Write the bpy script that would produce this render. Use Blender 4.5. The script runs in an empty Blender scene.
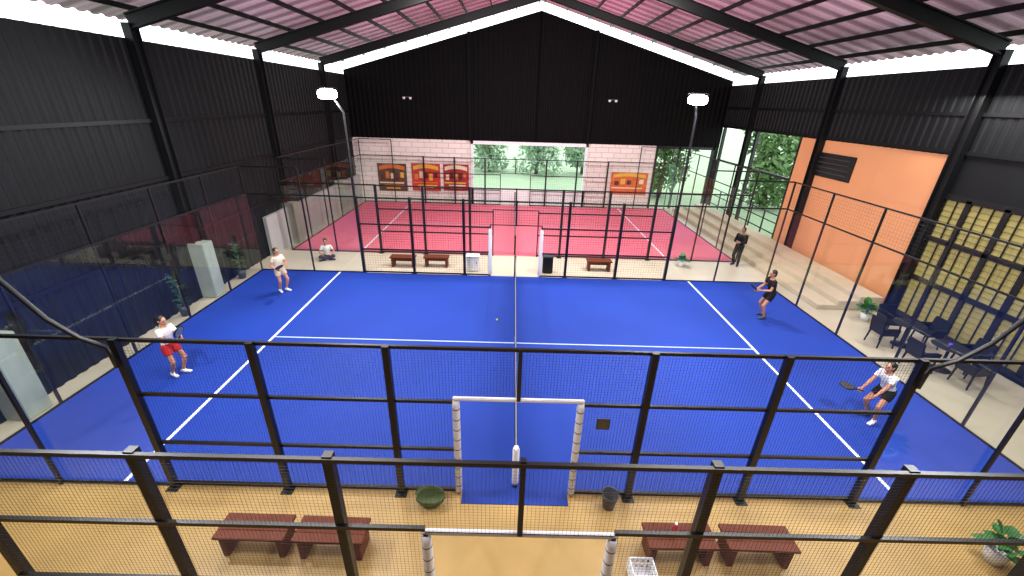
import bpy, bmesh, math, random
import numpy as np
from mathutils import Vector, Matrix
random.seed(7)
S = bpy.context.scene
COL = S.collection
S.view_settings.view_transform = 'Standard'
PI = math.pi
V = Vector

# ------------------------------------------------------------------ camera calibration
def axes(yaw, p, r):
    f = np.array([math.sin(yaw)*math.cos(p), math.cos(yaw)*math.cos(p), -math.sin(p)])
    r0 = np.array([math.cos(yaw), -math.sin(yaw), 0.0])
    u0 = np.cross(r0, f)
    R = r0*math.cos(r) + u0*math.sin(r)
    U = -r0*math.sin(r) + u0*math.cos(r)
    return R, U, f
def proj(P, q):
    R, U, f = axes(q[3], q[4], q[5])
    d = np.array(P, float) - np.array(q[:3])
    z = d @ f
    return np.array([512 + q[6]*(d @ R)/z, 288 - q[6]*(d @ U)/z])
def solve(res, q, it=80):
    q = np.array(q, float); lam = 1e-2
    r = res(q); c = r @ r
    for _ in range(it):
        J = np.zeros((len(r), len(q)))
        for i in range(len(q)):
            h = 1e-5*max(1, abs(q[i])); qq = q.copy(); qq[i] += h
            J[:, i] = (res(qq)-r)/h
        A = J.T @ J
        dq = np.linalg.solve(A + lam*np.diag(np.diag(A)+1e-9), -J.T @ r)
        r2 = res(q+dq); c2 = r2 @ r2
        if c2 < c: q = q+dq; r = r2; c = c2; lam *= .4
        else: lam *= 4
    return q, math.sqrt(c/len(r))
OBS = [((-6.95,10,0),(335,275),1),((6.95,10,0),(688,283),1),((-6.95,5,0),(271,337),1),((6.95,5,0),(752,349),1),
       ((6.95,0,0),(899,497),.7),((-6.95,0,0),(125,480),.4)]
for X,b,t in [(-6,(183,483),(115,340)),(-4,(293,487),(250,342)),(-2,(407,490),(390,344)),(2,(617,495),(640,349)),(4,(735,500),(790,354)),(6,(848,503),(930,363))]:
    OBS.append(((X,0,0),b,1)); OBS.append(((X,0,3),t,1))
OBS += [((-10,12.5,0),(289,252),.4),((10,12.5,0),(732,263),.4),((-10,10,4),(228,169),.4),((10,10,4),(760,172),.3)]
TOP2 = [(-4,(130,455)),(-2,(335,460)),(0,(523,465)),(2,(712,470)),(4,(925,480))]
def res1(q):
    o = []
    for P,p,w in OBS: o += list((proj(P,q)-np.array(p))*w)
    for X,p in TOP2: o += list((proj((X,q[7],3),q)-np.array(p))*.7)
    return np.array(o)
Q, e1 = solve(res1, [0,-5.2,6.37,0,.424,-.03,410,-2.2])
Y2 = float(Q[7])
HOB = [((0,0),(125,22)),((0,1),(250,55)),((0,2),(318,75)),((1,0),(1013,40)),((1,1),(847,66)),((1,2),(757,73))]
def res2(h):
    xl,xr,ze,y0,dy,yb,zr = h
    o = []
    for (s,k),p in HOB: o += list(proj(((xl,xr)[s], y0+k*dy, ze),Q)-np.array(p))
    o += list((proj((xl+.35,y0,0),Q)-np.array((212,294)))*.6)
    o += list((proj((xl+.35,y0-dy,0),Q)-np.array((42,410)))*.6)
    o += list((proj((xl,yb,ze),Q)-np.array((342,76))))
    o += list((proj((xr,yb,ze),Q)-np.array((735,80))))
    o.append((proj(((xl+xr)/2,yb,zr),Q)-np.array((533,8)))[1])
    return np.array(o)
Hh, e2 = solve(res2, [-11.1,14.2,7.6,8.4,6.1,25,12.2])
XL,XR,ZE,FY0,FDY,YB,ZR = [float(a) for a in Hh]
R_,U_,F_ = axes(Q[3],Q[4],Q[5])
camd = bpy.data.cameras.new('camera'); cam = bpy.data.objects.new('camera', camd); COL.objects.link(cam)
camd.sensor_fit = 'HORIZONTAL'; camd.sensor_width = 36; camd.lens = float(Q[6])/1024*36; camd.clip_start = .05; camd.clip_end = 500
M = Matrix(((R_[0],U_[0],-F_[0],Q[0]),(R_[1],U_[1],-F_[1],Q[1]),(R_[2],U_[2],-F_[2],Q[2]),(0,0,0,1)))
cam.matrix_world = M
S.camera = cam
def ray(px,py):
    return V(R_*((px-512)/Q[6]) + U_*((288-py)/Q[6]) + F_)
CP = V((Q[0],Q[1],Q[2]))
def onz(px,py,z=0):
    d = ray(px,py); return CP + d*((z-CP.z)/d.z)
def ony(px,py,Y):
    d = ray(px,py); return CP + d*((Y-CP.y)/d.y)
def onx(px,py,X):
    d = ray(px,py); return CP + d*((X-CP.x)/d.x)

# ------------------------------------------------------------------ materials
def lin(c):
    return tuple(((x/255)/12.92 if x/255 <= .04045 else ((x/255+.055)/1.055)**2.4) for x in c)
def mat(name, col, rough=.6, metal=0, var=.12, scale=5, bump=0, bscale=60, emit=0, spec=.5, transl=0):
    m = bpy.data.materials.new(name); m.use_nodes = True
    nt = m.node_tree; b = nt.nodes['Principled BSDF']
    l = lin(col)
    tc = nt.nodes.new('ShaderNodeTexCoord'); no = nt.nodes.new('ShaderNodeTexNoise'); no.inputs['Scale'].default_value = scale
    no.inputs['Detail'].default_value = 4
    nt.links.new(tc.outputs['Object'], no.inputs['Vector'])
    mx = nt.nodes.new('ShaderNodeMix'); mx.data_type = 'RGBA'
    mx.inputs[6].default_value = (*[x*(1-var) for x in l],1); mx.inputs[7].default_value = (*[min(1,x*(1+var)) for x in l],1)
    nt.links.new(no.outputs['Fac'], mx.inputs[0]); nt.links.new(mx.outputs[2], b.inputs['Base Color'])
    b.inputs['Roughness'].default_value = rough; b.inputs['Metallic'].default_value = metal
    b.inputs['Specular IOR Level'].default_value = spec
    if emit:
        nt.links.new(mx.outputs[2], b.inputs['Emission Color']); b.inputs['Emission Strength'].default_value = emit
    if bump:
        n2 = nt.nodes.new('ShaderNodeTexNoise'); n2.inputs['Scale'].default_value = bscale; nt.links.new(tc.outputs['Object'], n2.inputs['Vector'])
        bp = nt.nodes.new('ShaderNodeBump'); bp.inputs['Strength'].default_value = bump; bp.inputs['Distance'].default_value = .02
        nt.links.new(n2.outputs['Fac'], bp.inputs['Height']); nt.links.new(bp.outputs['Normal'], b.inputs['Normal'])
    return m
def roof_mat():
    m = mat('pink_lit_roof_sheet', (108,84,92), .5, metal=.1, var=.3, scale=.7); nt = m.node_tree; b = nt.nodes['Principled BSDF']  # pink light reflected from the court is put into the mauve base
    tc = nt.nodes.new('ShaderNodeTexCoord'); sp = nt.nodes.new('ShaderNodeSeparateXYZ'); nt.links.new(tc.outputs['Object'], sp.inputs[0])
    mu = nt.nodes.new('ShaderNodeMath'); mu.operation = 'MULTIPLY'; mu.inputs[1].default_value = 2*PI/.8; nt.links.new(sp.outputs['Y'], mu.inputs[0])
    si = nt.nodes.new('ShaderNodeMath'); si.operation = 'SINE'; nt.links.new(mu.outputs[0], si.inputs[0])
    mr = nt.nodes.new('ShaderNodeMapRange'); mr.inputs[1].default_value = -1; mr.inputs[2].default_value = 1; mr.inputs[3].default_value = .14; mr.inputs[4].default_value = .5
    nt.links.new(si.outputs[0], mr.inputs[0])
    n1 = nt.nodes.new('ShaderNodeTexNoise'); n1.inputs['Scale'].default_value = .22; n1.inputs['Detail'].default_value = 3; nt.links.new(tc.outputs['Object'], n1.inputs['Vector'])  # broad noise paints uneven daylight into the translucency
    m2 = nt.nodes.new('ShaderNodeMapRange'); m2.inputs[1].default_value = .35; m2.inputs[2].default_value = .65; m2.inputs[3].default_value = .4; m2.inputs[4].default_value = 1.1
    nt.links.new(n1.outputs['Fac'], m2.inputs[0])
    m3 = nt.nodes.new('ShaderNodeMath'); m3.operation = 'MULTIPLY'; nt.links.new(mr.outputs[0], m3.inputs[0]); nt.links.new(m2.outputs[0], m3.inputs[1])
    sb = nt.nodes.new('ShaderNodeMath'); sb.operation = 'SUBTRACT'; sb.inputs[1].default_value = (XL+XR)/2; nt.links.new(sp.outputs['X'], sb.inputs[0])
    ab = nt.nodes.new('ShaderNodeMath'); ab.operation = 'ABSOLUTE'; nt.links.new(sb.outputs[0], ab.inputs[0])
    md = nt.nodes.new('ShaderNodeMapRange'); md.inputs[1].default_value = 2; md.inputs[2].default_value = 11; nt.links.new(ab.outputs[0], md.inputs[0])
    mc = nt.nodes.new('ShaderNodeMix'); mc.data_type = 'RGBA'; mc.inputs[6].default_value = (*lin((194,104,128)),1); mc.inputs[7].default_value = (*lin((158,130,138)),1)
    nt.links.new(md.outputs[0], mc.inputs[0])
    tr = nt.nodes.new('ShaderNodeBsdfTranslucent'); nt.links.new(mc.outputs[2], tr.inputs[0])
    ms = nt.nodes.new('ShaderNodeMixShader'); nt.links.new(m3.outputs[0], ms.inputs[0])
    nt.links.new(b.outputs[0], ms.inputs[1]); nt.links.new(tr.outputs[0], ms.inputs[2]); nt.links.new(ms.outputs[0], nt.nodes['Material Output'].inputs['Surface'])
    return m
def pad_mat(name, axis):
    m = mat(name, (228,230,234), .5, var=.05); nt = m.node_tree; b = nt.nodes['Principled BSDF']
    src = b.inputs['Base Color'].links[0].from_socket
    tc = nt.nodes.new('ShaderNodeTexCoord'); sp = nt.nodes.new('ShaderNodeSeparateXYZ'); nt.links.new(tc.outputs['Object'], sp.inputs[0])
    mu = nt.nodes.new('ShaderNodeMath'); mu.operation = 'MULTIPLY'; mu.inputs[1].default_value = 1/.21; nt.links.new(sp.outputs[axis], mu.inputs[0])
    fr = nt.nodes.new('ShaderNodeMath'); fr.operation = 'FRACT'; nt.links.new(mu.outputs[0], fr.inputs[0])
    lt = nt.nodes.new('ShaderNodeMath'); lt.operation = 'LESS_THAN'; lt.inputs[1].default_value = .09; nt.links.new(fr.outputs[0], lt.inputs[0])
    mx = nt.nodes.new('ShaderNodeMix'); mx.data_type = 'RGBA'; mx.inputs[7].default_value = (.03,.03,.04,1)
    nt.links.new(lt.outputs[0], mx.inputs[0]); nt.links.new(src, mx.inputs[6]); nt.links.new(mx.outputs[2], b.inputs['Base Color'])
    return m
def glass_mat():
    m = bpy.data.materials.new('court_glass'); m.use_nodes = True; nt = m.node_tree
    nt.nodes.remove(nt.nodes['Principled BSDF'])
    t = nt.nodes.new('ShaderNodeBsdfTransparent'); t.inputs[0].default_value = (.975,.992,.984,1)
    g = nt.nodes.new('ShaderNodeBsdfGlossy'); g.inputs['Roughness'].default_value = .03; g.inputs['Color'].default_value = (.85,.94,.92,1)
    lw = nt.nodes.new('ShaderNodeLayerWeight'); lw.inputs['Blend'].default_value = .5
    pw = nt.nodes.new('ShaderNodeMath'); pw.operation = 'POWER'; pw.inputs[1].default_value = 5; nt.links.new(lw.outputs['Facing'], pw.inputs[0])
    no = nt.nodes.new('ShaderNodeTexNoise'); no.inputs['Scale'].default_value = .6
    mu = nt.nodes.new('ShaderNodeMath'); mu.operation = 'MULTIPLY_ADD'; mu.inputs[1].default_value = .45; mu.inputs[2].default_value = .025
    nt.links.new(pw.outputs[0], mu.inputs[0])
    m2 = nt.nodes.new('ShaderNodeMath'); m2.operation = 'MULTIPLY_ADD'; m2.inputs[1].default_value = .012; nt.links.new(no.outputs['Fac'], m2.inputs[0]); nt.links.new(mu.outputs[0], m2.inputs[2])
    ms = nt.nodes.new('ShaderNodeMixShader')
    nt.links.new(m2.outputs[0], ms.inputs[0]); nt.links.new(t.outputs[0], ms.inputs[1]); nt.links.new(g.outputs[0], ms.inputs[2])
    nt.links.new(ms.outputs[0], nt.nodes['Material Output'].inputs['Surface'])
    return m
def brick_mat():
    m = bpy.data.materials.new('white_brick'); m.use_nodes = True; nt = m.node_tree; b = nt.nodes['Principled BSDF']
    tc = nt.nodes.new('ShaderNodeTexCoord'); mp = nt.nodes.new('ShaderNodeMapping'); mp.inputs['Rotation'].default_value = (PI/2,0,0)
    br = nt.nodes.new('ShaderNodeTexBrick'); br.inputs['Scale'].default_value = 1
    br.inputs['Color1'].default_value = (*lin((238,228,222)),1); br.inputs['Color2'].default_value = (*lin((230,218,211)),1); br.inputs['Mortar'].default_value = (*lin((196,180,174)),1)
    br.inputs['Brick Width'].default_value = .8; br.inputs['Row Height'].default_value = .32; br.inputs['Mortar Size'].default_value = .02
    nt.links.new(tc.outputs['Object'], mp.inputs['Vector']); nt.links.new(mp.outputs[0], br.inputs['Vector'])
    nt.links.new(br.outputs['Color'], b.inputs['Base Color']); b.inputs['Roughness'].default_value = .7
    return m
m_blue = mat('blue_turf', (18,54,148), .7, var=.35, scale=.3, bump=.25, bscale=250, spec=.3)
m_pink = mat('pink_turf', (222,108,126), .8, var=.12, scale=.4, bump=.25, bscale=250, spec=.3)
m_line = mat('white_line_paint', (225,232,245), .8, var=.05)
m_line2 = mat('pale_line_paint', (165,180,212), .8, var=.08)
m_floor = mat('yellow_concrete', (174,142,84), .4, var=.25, scale=1.2, bump=.05)
m_floor2 = mat('beige_concrete', (192,178,156), .35, var=.15, scale=.8, bump=.05)
m_black = mat('black_powder_coat', (14,14,17), .4, var=.2)
m_wire = mat('black_wire', (22,24,32), .5, var=.1)
m_clad = mat('black_cladding', (19,20,22), .6, metal=0, var=.4, scale=1.5, spec=.22)
m_gable = mat('gable_cladding', (9,8,9), .7, var=.25, scale=1, spec=.1)
m_steel = mat('dark_steel', (12,12,14), .5, var=.2, spec=.3)
m_roof = roof_mat()
m_brick = brick_mat()
m_glass = glass_mat()
m_white = mat('white_pad_vinyl', (235,236,238), .5, var=.05)
m_padz = pad_mat('laced_pad_upright','Z'); m_padx = pad_mat('laced_pad_lintel','X')
m_tape = mat('net_tape_grey', (112,118,134), .6, var=.1)
m_conc = mat('grey_concrete', (158,164,152), .8, var=.2, scale=3, bump=.2)
m_step = mat('warm_tan_concrete', (196,178,152), .6, var=.12, scale=2, bump=.1)
m_plaster = mat('pale_plaster', (176,172,170), .7, var=.15, scale=1.5)
m_orange = mat('peach_orange_paint', (224,154,106), .6, var=.06, scale=1)
m_wood = mat('red_brown_wood', (100,48,28), .6, var=.3, scale=9, spec=.2)
m_lens = mat('lamp_lens', (255,255,255), .3, var=0, emit=40)
m_olive = mat('olive_slats', (150,137,76), .6, var=.25, scale=3)
m_leaf = mat('leaf_green', (52,110,48), .5, var=.35, scale=8)
m_leafd = mat('dark_leaf_green', (34,82,46), .5, var=.35, scale=8)
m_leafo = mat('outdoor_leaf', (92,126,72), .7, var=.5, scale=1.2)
m_leafp = mat('haze_outdoor_leaf', (158,184,156), .7, var=.25, scale=1.2)  # leaf colour washed out to carry the bright outdoor haze
m_bark = mat('bark', (104,94,80), .9, var=.3, scale=6)
m_grass = mat('grass_ground', (150,172,138), .9, var=.15, scale=.5)
m_pot = mat('white_ceramic', (222,222,220), .35, var=.05)
m_black2 = mat('black_resin', (14,14,16), .5, var=.15, spec=.3)
m_red = mat('red_plastic', (190,36,44), .35, var=.1)
m_net = mat('net_cord', (12,13,18), .7)
m_grey = mat('grey_plastic', (60,62,66), .5)
m_oliveb = mat('olive_basket', (84,100,52), .7, var=.3, scale=12)
m_ball = mat('ball_felt', (205,220,60), .9, var=.1, bump=.3)

# ------------------------------------------------------------------ mesh builder
class MB:
    def __init__(s): s.v = []; s.f = []
    def add(s, vs, fs):
        o = len(s.v); s.v += [tuple(p) for p in vs]; s.f += [tuple(i+o for i in q) for q in fs]; return s
    def box(s, c, d, R=None):
        x,y,z = d[0]/2,d[1]/2,d[2]/2
        vs = [V(p) for p in [(-x,-y,-z),(x,-y,-z),(x,y,-z),(-x,y,-z),(-x,-y,z),(x,-y,z),(x,y,z),(-x,y,z)]]
        if R is not None: vs = [R @ p for p in vs]
        return s.add([p+V(c) for p in vs], [(0,3,2,1),(4,5,6,7),(0,1,5,4),(1,2,6,5),(2,3,7,6),(3,0,4,7)])
    def bar(s, p, q, w, h, up=(0,0,1)):
        p,q = V(p),V(q); t = (q-p).normalized(); x = t.cross(V(up))
        if x.length < 1e-4: x = t.cross(V((0,1,0)))
        x.normalize(); y = x.cross(t)
        R = Matrix((x,t,y)).transposed()
        return s.box((p+q)/2, (w,(q-p).length,h), R)
    def wire(s, p, q, r):
        p,q = V(p),V(q); t = (q-p).normalized(); x = t.cross(V((.3,.5,.8))).normalized(); y = x.cross(t)
        o = [x*(math.cos(a)*r)+y*(math.sin(a)*r) for a in (0,2.094,4.189)]
        return s.add([p+k for k in o]+[q+k for k in o], [(0,1,4,3),(1,2,5,4),(2,0,3,5)])
    def etube(s, pts, rx, ry, xdir=(1,0,0), n=14):
        pts = [V(p) for p in pts]; vs = []; fs = []; N = len(pts)
        xd = V(xdir)
        for i,p in enumerate(pts):
            t = (pts[min(i+1,N-1)]-pts[max(i-1,0)]).normalized()
            x = xd - t*xd.dot(t)
            if x.length < 1e-3: x = V((.31,.87,.2)).cross(t)
            x.normalize(); y = t.cross(x)
            for k in range(n):
                a = 2*PI*k/n; vs.append(p + x*(math.cos(a)*rx[i]) + y*(math.sin(a)*ry[i]))
        for i in range(N-1):
            for k in range(n): fs.append((i*n+k, i*n+(k+1)%n, (i+1)*n+(k+1)%n, (i+1)*n+k))
        fs.append(tuple(reversed(range(n)))); fs.append(tuple((N-1)*n+k for k in range(n)))
        return s.add(vs, fs)
    def tube(s, pts, r, n=10):
        if not isinstance(r,(list,tuple)): r = [r]*len(pts)
        return s.etube(pts, r, r, (.37,.61,.13), n)
    def cap(s, p, q, r1, r2, n=12):       # tapered limb with rounded ends
        s.tube([p,q],[r1,r2],n); s.ell(p,(r1,)*3); s.ell(q,(r2,)*3); return s
    def ell(s, c, r, A=None, nu=14, nv=9):
        c = V(c); vs = []; fs = []
        for j in range(nv+1):
            ph = PI*j/nv
            for k in range(nu):
                th = 2*PI*k/nu
                p = V((r[0]*math.sin(ph)*math.cos(th), r[1]*math.sin(ph)*math.sin(th), r[2]*math.cos(ph)))
                vs.append(c + (A @ p if A is not None else p))
        for j in range(nv):
            for k in range(nu): fs.append((j*nu+k,(j+1)*nu+k,(j+1)*nu+(k+1)%nu,j*nu+(k+1)%nu))
        return s.add(vs, fs)
    def lathe(s, prof, c=(0,0,0), n=24, sy=1):
        c = V(c); vs = []; fs = []
        for r,z in prof:
            for k in range(n): vs.append(c+V((r*math.cos(2*PI*k/n), sy*r*math.sin(2*PI*k/n), z)))
        for i in range(len(prof)-1):
            for k in range(n): fs.append((i*n+k,i*n+(k+1)%n,(i+1)*n+(k+1)%n,(i+1)*n+k))
        return s.add(vs, fs)
    def mesh(s, name, bev=0, merge=True):
        me = bpy.data.meshes.new(name); me.from_pydata(s.v, [], s.f)
        if merge or bev:
            bm = bmesh.new(); bm.from_mesh(me)
            bmesh.ops.remove_doubles(bm, verts=bm.verts, dist=1e-5)
            bmesh.ops.recalc_face_normals(bm, faces=bm.faces)
            if bev: bmesh.ops.bevel(bm, geom=list(bm.edges), offset=bev, segments=2, affect='EDGES', clamp_overlap=True)
            bm.to_mesh(me); bm.free()
        return me
    def build(s, name, m, parent=None, smooth=False, bev=0, merge=True):
        me = s.mesh(name, bev, merge)
        if smooth: me.polygons.foreach_set('use_smooth', [True]*len(me.polygons))
        me.materials.append(m)
        o = bpy.data.objects.new(name, me); COL.objects.link(o)
        if parent: o.parent = parent
        return o
    def blob(s, name, m, parent, voxel=.008, it=2):      # one continuous remeshed surface
        o = s.build(name, m, parent)
        md = o.modifiers.new('r','REMESH'); md.mode = 'VOXEL'; md.voxel_size = voxel
        sm = o.modifiers.new('s','SMOOTH'); sm.factor = .5; sm.iterations = it
        dg = bpy.context.evaluated_depsgraph_get()
        me = bpy.data.meshes.new_from_object(o.evaluated_get(dg))
        o.modifiers.clear(); old = o.data; o.data = me; bpy.data.meshes.remove(old)
        me.name = name
        if not me.materials: me.materials.append(m)
        me.polygons.foreach_set('use_smooth', [True]*len(me.polygons))
        return o
def tag(o, label=None, cat=None, group=None, kind=None):
    if label: o['label'] = label
    if cat: o['category'] = cat
    if group: o['group'] = group
    if kind: o['kind'] = kind
    return o
def thing(name, label, cat, loc=(0,0,0), rz=0, group=None, kind=None):
    o = bpy.data.objects.new(name, None); COL.objects.link(o); o.location = loc; o.rotation_euler = (0,0,rz)
    o.empty_display_size = .2
    return tag(o, label, cat, group, kind)
def struct(o, label=None, cat=None): return tag(o, label, cat, None, 'structure')
def copy_tree(o, parent=None):
    c = o.copy(); COL.objects.link(c)
    if parent: c.parent = parent
    for ch in list(o.children): copy_tree(ch, c)
    return c

# ------------------------------------------------------------------ hall shell
YN = -12.0
XM = (XL+XR)/2
slope = (ZR-ZE)/(XR-XM)
def zline(x): return ZR - abs(x-XM)*slope
ROOF_UP = .5
b = MB(); b.add([(XL,YN,0),(XR,YN,0),(XR,-.0,0),(XL,-.0,0)],[(0,1,2,3)])
b.add([(XL,YN,-.2),(XR,YN,-.2),(XR,0,-.2),(XL,0,-.2)],[(3,2,1,0)]); struct(b.build('floor', m_floor), 'yellowish concrete aisle floor in front of the blue court', 'floor')
b = MB(); b.add([(XL,0,0),(XR,0,0),(XR,YB+.2,0),(XL,YB+.2,0)],[(0,1,2,3)])
b.add([(XL,0,-.2),(XR,0,-.2),(XR,YB,-.2),(XL,YB,-.2)],[(3,2,1,0)]); struct(b.build('floor', m_floor2), 'beige concrete floor around the courts', 'floor')
b = MB(); b.box((0,60,-.3),(220,180,.1)); struct(b.build('ground', m_grass), 'pale grass outside the hall', 'ground')

def corrug(n0, n1, pitch=.3, d=.035):
    out = []; t = n0
    while t < n1:
        for a,h in ((0,0),(.35,0),(.5,d),(.85,d)):
            if t+a*pitch <= n1: out.append((t+a*pitch,h))
        t += pitch
    out.append((n1,0)); return out
def wall_x(name, X, y0, y1, z0, z1, m, sgn, label):
    b = MB(); pr = corrug(y0,y1); vs = []
    for y,h in pr: vs += [(X-sgn*h,y,z0),(X-sgn*h,y,z1)]
    fs = [(2*i,2*i+2,2*i+3,2*i+1) for i in range(len(pr)-1)]
    b.add(vs,fs)
    b.box((X+sgn*.1,(y0+y1)/2,(z0+z1)/2),(.06,y1-y0,z1-z0))
    return struct(b.build(name,m,merge=False), label, 'wall')
WT = ZE-.36
wall_x('wall_left', XL, YN, YB, 0, WT, m_clad, -1, 'dark corrugated metal wall on the left of the hall')
b = MB(); b.box((XL+.16,(11.6+YB)/2,.85),(.14,YB-11.6,1.7)); struct(b.build('wall_left_low', m_plaster), 'pale low plaster wall left of the pink court', 'wall')
pt = onx(950,155,XR); ZO = pt.z; YO0 = pt.y
YO1 = onx(803,137,XR).y
wall_x('wall_right', XR, YN, YB, ZO, WT, m_clad, 1, 'dark corrugated metal upper wall on the right')
b = MB(); b.box((XR+.1,(YO0+YO1)/2,ZO/2),(.2,YO1-YO0,ZO)); struct(b.build('wall_right_orange', m_orange), 'smooth orange painted wall on the right', 'wall')
GZ0,GZ1 = .2,4.1
b = MB(); b.box((XR+.1,(YN+YO0)/2,GZ0/2),(.2,YO0-YN,GZ0)); b.box((XR+.1,(YN+YO0)/2,(GZ1+ZO)/2),(.2,YO0-YN,ZO-GZ1)); b.box((XR+.1,(YN+1.6)/2,(GZ0+GZ1)/2),(.2,1.6-YN,GZ1-GZ0))
struct(b.build('wall_right_near', m_clad), 'dark wall around the yellow louvre window', 'wall')
b = MB(); b.box((XM,YN-.1,ZR/2+1),(XR-XL,.2,ZR+3)); struct(b.build('wall_front', m_clad), 'dark wall behind the viewer', 'wall')
# louvre window
w = thing('window_1','large black framed window with rows of olive yellow louvres','window',(XR-.03,0,0),kind='structure')
fb = MB(); n = 6; gy0, gy1 = 1.6, YO0-.2
for i in range(n+1):
    y = gy0+(gy1-gy0)*i/n; fb.box((0,y,(GZ0+GZ1)/2),(.1,.15,GZ1-GZ0))
for j in range(4):
    z = GZ0+(GZ1-GZ0)*j/3; fb.box((0,(gy0+gy1)/2,z),(.1,gy1-gy0,.15))
for i in range(n):                                        # thin mullions that turn the louvres into block grids
    for q in (1,2): y = gy0+(gy1-gy0)*(i+q/3)/n; fb.box((-.02,y,(GZ0+GZ1)/2),(.03,.025,GZ1-GZ0))
fb.build('window_frame', m_black, w)
for i in range(n):
    for j in range(3):
        sb = MB(); y0_ = gy0+(gy1-gy0)*i/n+.06; y1_ = gy0+(gy1-gy0)*(i+1)/n-.06; z0_ = GZ0+(GZ1-GZ0)*j/3+.06; z1_ = GZ0+(GZ1-GZ0)*(j+1)/3-.06
        k_ = 7; hh = (z1_-z0_)/k_; vs = []
        for q in range(k_):
            vs += [(.0,y0_,z0_+q*hh),(.0,y1_,z0_+q*hh),(.02,y0_,z0_+(q+.88)*hh),(.02,y1_,z0_+(q+.88)*hh)]
        vs += [(.0,y0_,z1_),(.0,y1_,z1_)]
        sb.add(vs,[(2*q,2*q+1,2*q+3,2*q+2) for q in range(2*k_)]); sb.build('louvre_panel', m_olive, w, merge=False)
# gable back wall
ZB = ony(420,139,YB).z
pr = corrug(XL,XR,.3); vs = []; b = MB()
pr = sorted(set(pr+[(XM,0)]))
for x,h in pr: vs += [(x,YB-h,ZB),(x,YB-h,max(ZB+.05,zline(x)-.12))]
b.add(vs,[(2*i,2*i+2,2*i+3,2*i+1) for i in range(len(pr)-1)])
struct(b.build('wall_back', m_gable, merge=False), 'black metal gable wall at the far end', 'wall')
ox0 = ony(471,150,YB).x; ox1 = ony(588,150,YB).x; ox2 = ony(656,150,YB).x; ox3 = ony(714,150,YB).x
def brickwall(x0,x1,label):
    b = MB(); b.box(((x0+x1)/2,YB+.1,ZB/2),(x1-x0,.2,ZB)); struct(b.build('wall_back_brick', m_brick), label, 'wall')
brickwall(XL,ox0,'white block wall left of the bright opening')
brickwall(ox1,ox2,'white block wall right of the bright opening')
b = MB(); b.box(((ox3+XR)/2,YB+.1,ZB/2),(XR-ox3,.2,ZB)); struct(b.build('wall_back_corner', m_clad),'dark corner wall at the far right','wall')
w = thing('window_2','wide bright opening with a white frame in the back wall','window',((ox0+ox1)/2,YB,0),kind='structure')
hw = (ox1-ox0)/2; b = MB()
b.box((-hw+.08,0,ZB/2),(.16,.3,ZB)); b.box((hw-.08,0,ZB/2),(.16,.3,ZB)); b.box((0,0,ZB-.1),(2*hw,.3,.2)); b.box((0,0,.5),(2*hw,.3,1.0))
b.build('window_frame', m_white, w)
w = thing('window_3','dark framed opening to the garden at the far right','window',((ox2+ox3)/2,YB,0),kind='structure')
hw = (ox3-ox2)/2; b = MB()
for x in (-hw+.06,-.2*hw,hw-.06): b.box((x,0,ZB/2),(.12,.2,ZB))
b.box((0,0,ZB-.08),(2*hw,.2,.16)); b.box((0,0,1.0),(2*hw,.2,.1)); b.build('window_frame', m_black, w)
# railing in the right side opening
t = thing('railing','black metal railing across the open right side beyond the orange wall','railing',(XR+.1,(YO1+YB)/2,0))
ry = (YB-YO1)/2-.15
for z in (.55,1.1,1.5):
    b = MB(); b.box((0,0,z),(.05,2*ry,.05)); b.build('rail', m_black, t)
for k in range(7):
    b = MB(); b.box((0,-ry+2*ry*k/6,.76),(.06,.06,1.52)); b.build('post', m_black, t)
w = thing('window_4','open side of the hall between orange wall and far corner','window',(XR+.1,(YO1+YB)/2,0),kind='structure')
b = MB()
for k in (-1,0,1): b.box((0,k*(ry+.05),ZO/2),(.16,.16,ZO))
b.box((0,0,3.3),(.1,2*ry,.12)); b.build('window_frame', m_black, w)
# roof
def roof(sgn, label):
    b = MB(); pr = corrug(YN-.5,YB+.8,.4,.05); vs = []
    xe = XL-1.0 if sgn < 0 else XR+1.0
    for y,h in pr:
        vs += [(xe,y,zline(xe)+ROOF_UP+h),(XM,y,zline(XM)+ROOF_UP+h)]
    b.add(vs,[(2*i,2*i+2,2*i+3,2*i+1) for i in range(len(pr)-1)])
    struct(b.build('ceiling', m_roof, merge=False), label, 'roof')
roof(-1,'left slope of the pink-lit metal roof'); roof(1,'right slope of the pink-lit metal roof')
NP = 9
for sgn in (-1,1):
    xe = XL if sgn < 0 else XR
    for i in range(NP+1):
        x = XM+(xe-XM)*(i+.12)/(NP+.12)
        b = MB(); b.box((x,(YN+YB)/2,zline(x)+ROOF_UP-.1),(.06,YB-YN+.6,.14))
        struct(b.build('trim_purlin', m_steel), 'dark roof purlin on the %s slope, number %d from the ridge' % ('left' if sgn<0 else 'right', i+1), 'roof beam')
frames = [FY0+FDY*k for k in range(-3,3)]
for i,y in enumerate(frames):
    for sgn in (-1,1):
        xe = XL+.12 if sgn < 0 else XR-.12
        b = MB(); h = .34
        for oz,wd,hh in ((0,.05,h),(h/2,.2,.04),(-h/2,.2,.04)):
            b.bar((xe,y,zline(xe)+oz),(XM,y,zline(XM)+oz),wd,hh)
        struct(b.build('trim_rafter', m_steel), 'dark steel rafter on the %s side, frame %d' % ('left' if sgn<0 else 'right', i+1), 'roof beam')
        c = thing('trim_column', 'dark steel column against the %s wall, frame %d' % ('left' if sgn<0 else 'right', i+1), 'column', (xe,y,0), kind='structure')
        b = MB(); b.box((0,-.14,ZE/2),(.22,.03,ZE)); b.box((0,.14,ZE/2),(.22,.03,ZE)); b.box((0,0,ZE/2),(.03,.28,ZE)); b.build('column_shaft', m_steel, c)
        if sgn < 0:
            b = MB(); b.box((.12,0,.95),(.55,.5,1.9)); b.build('pedestal', m_conc, c, bev=.02)
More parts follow.
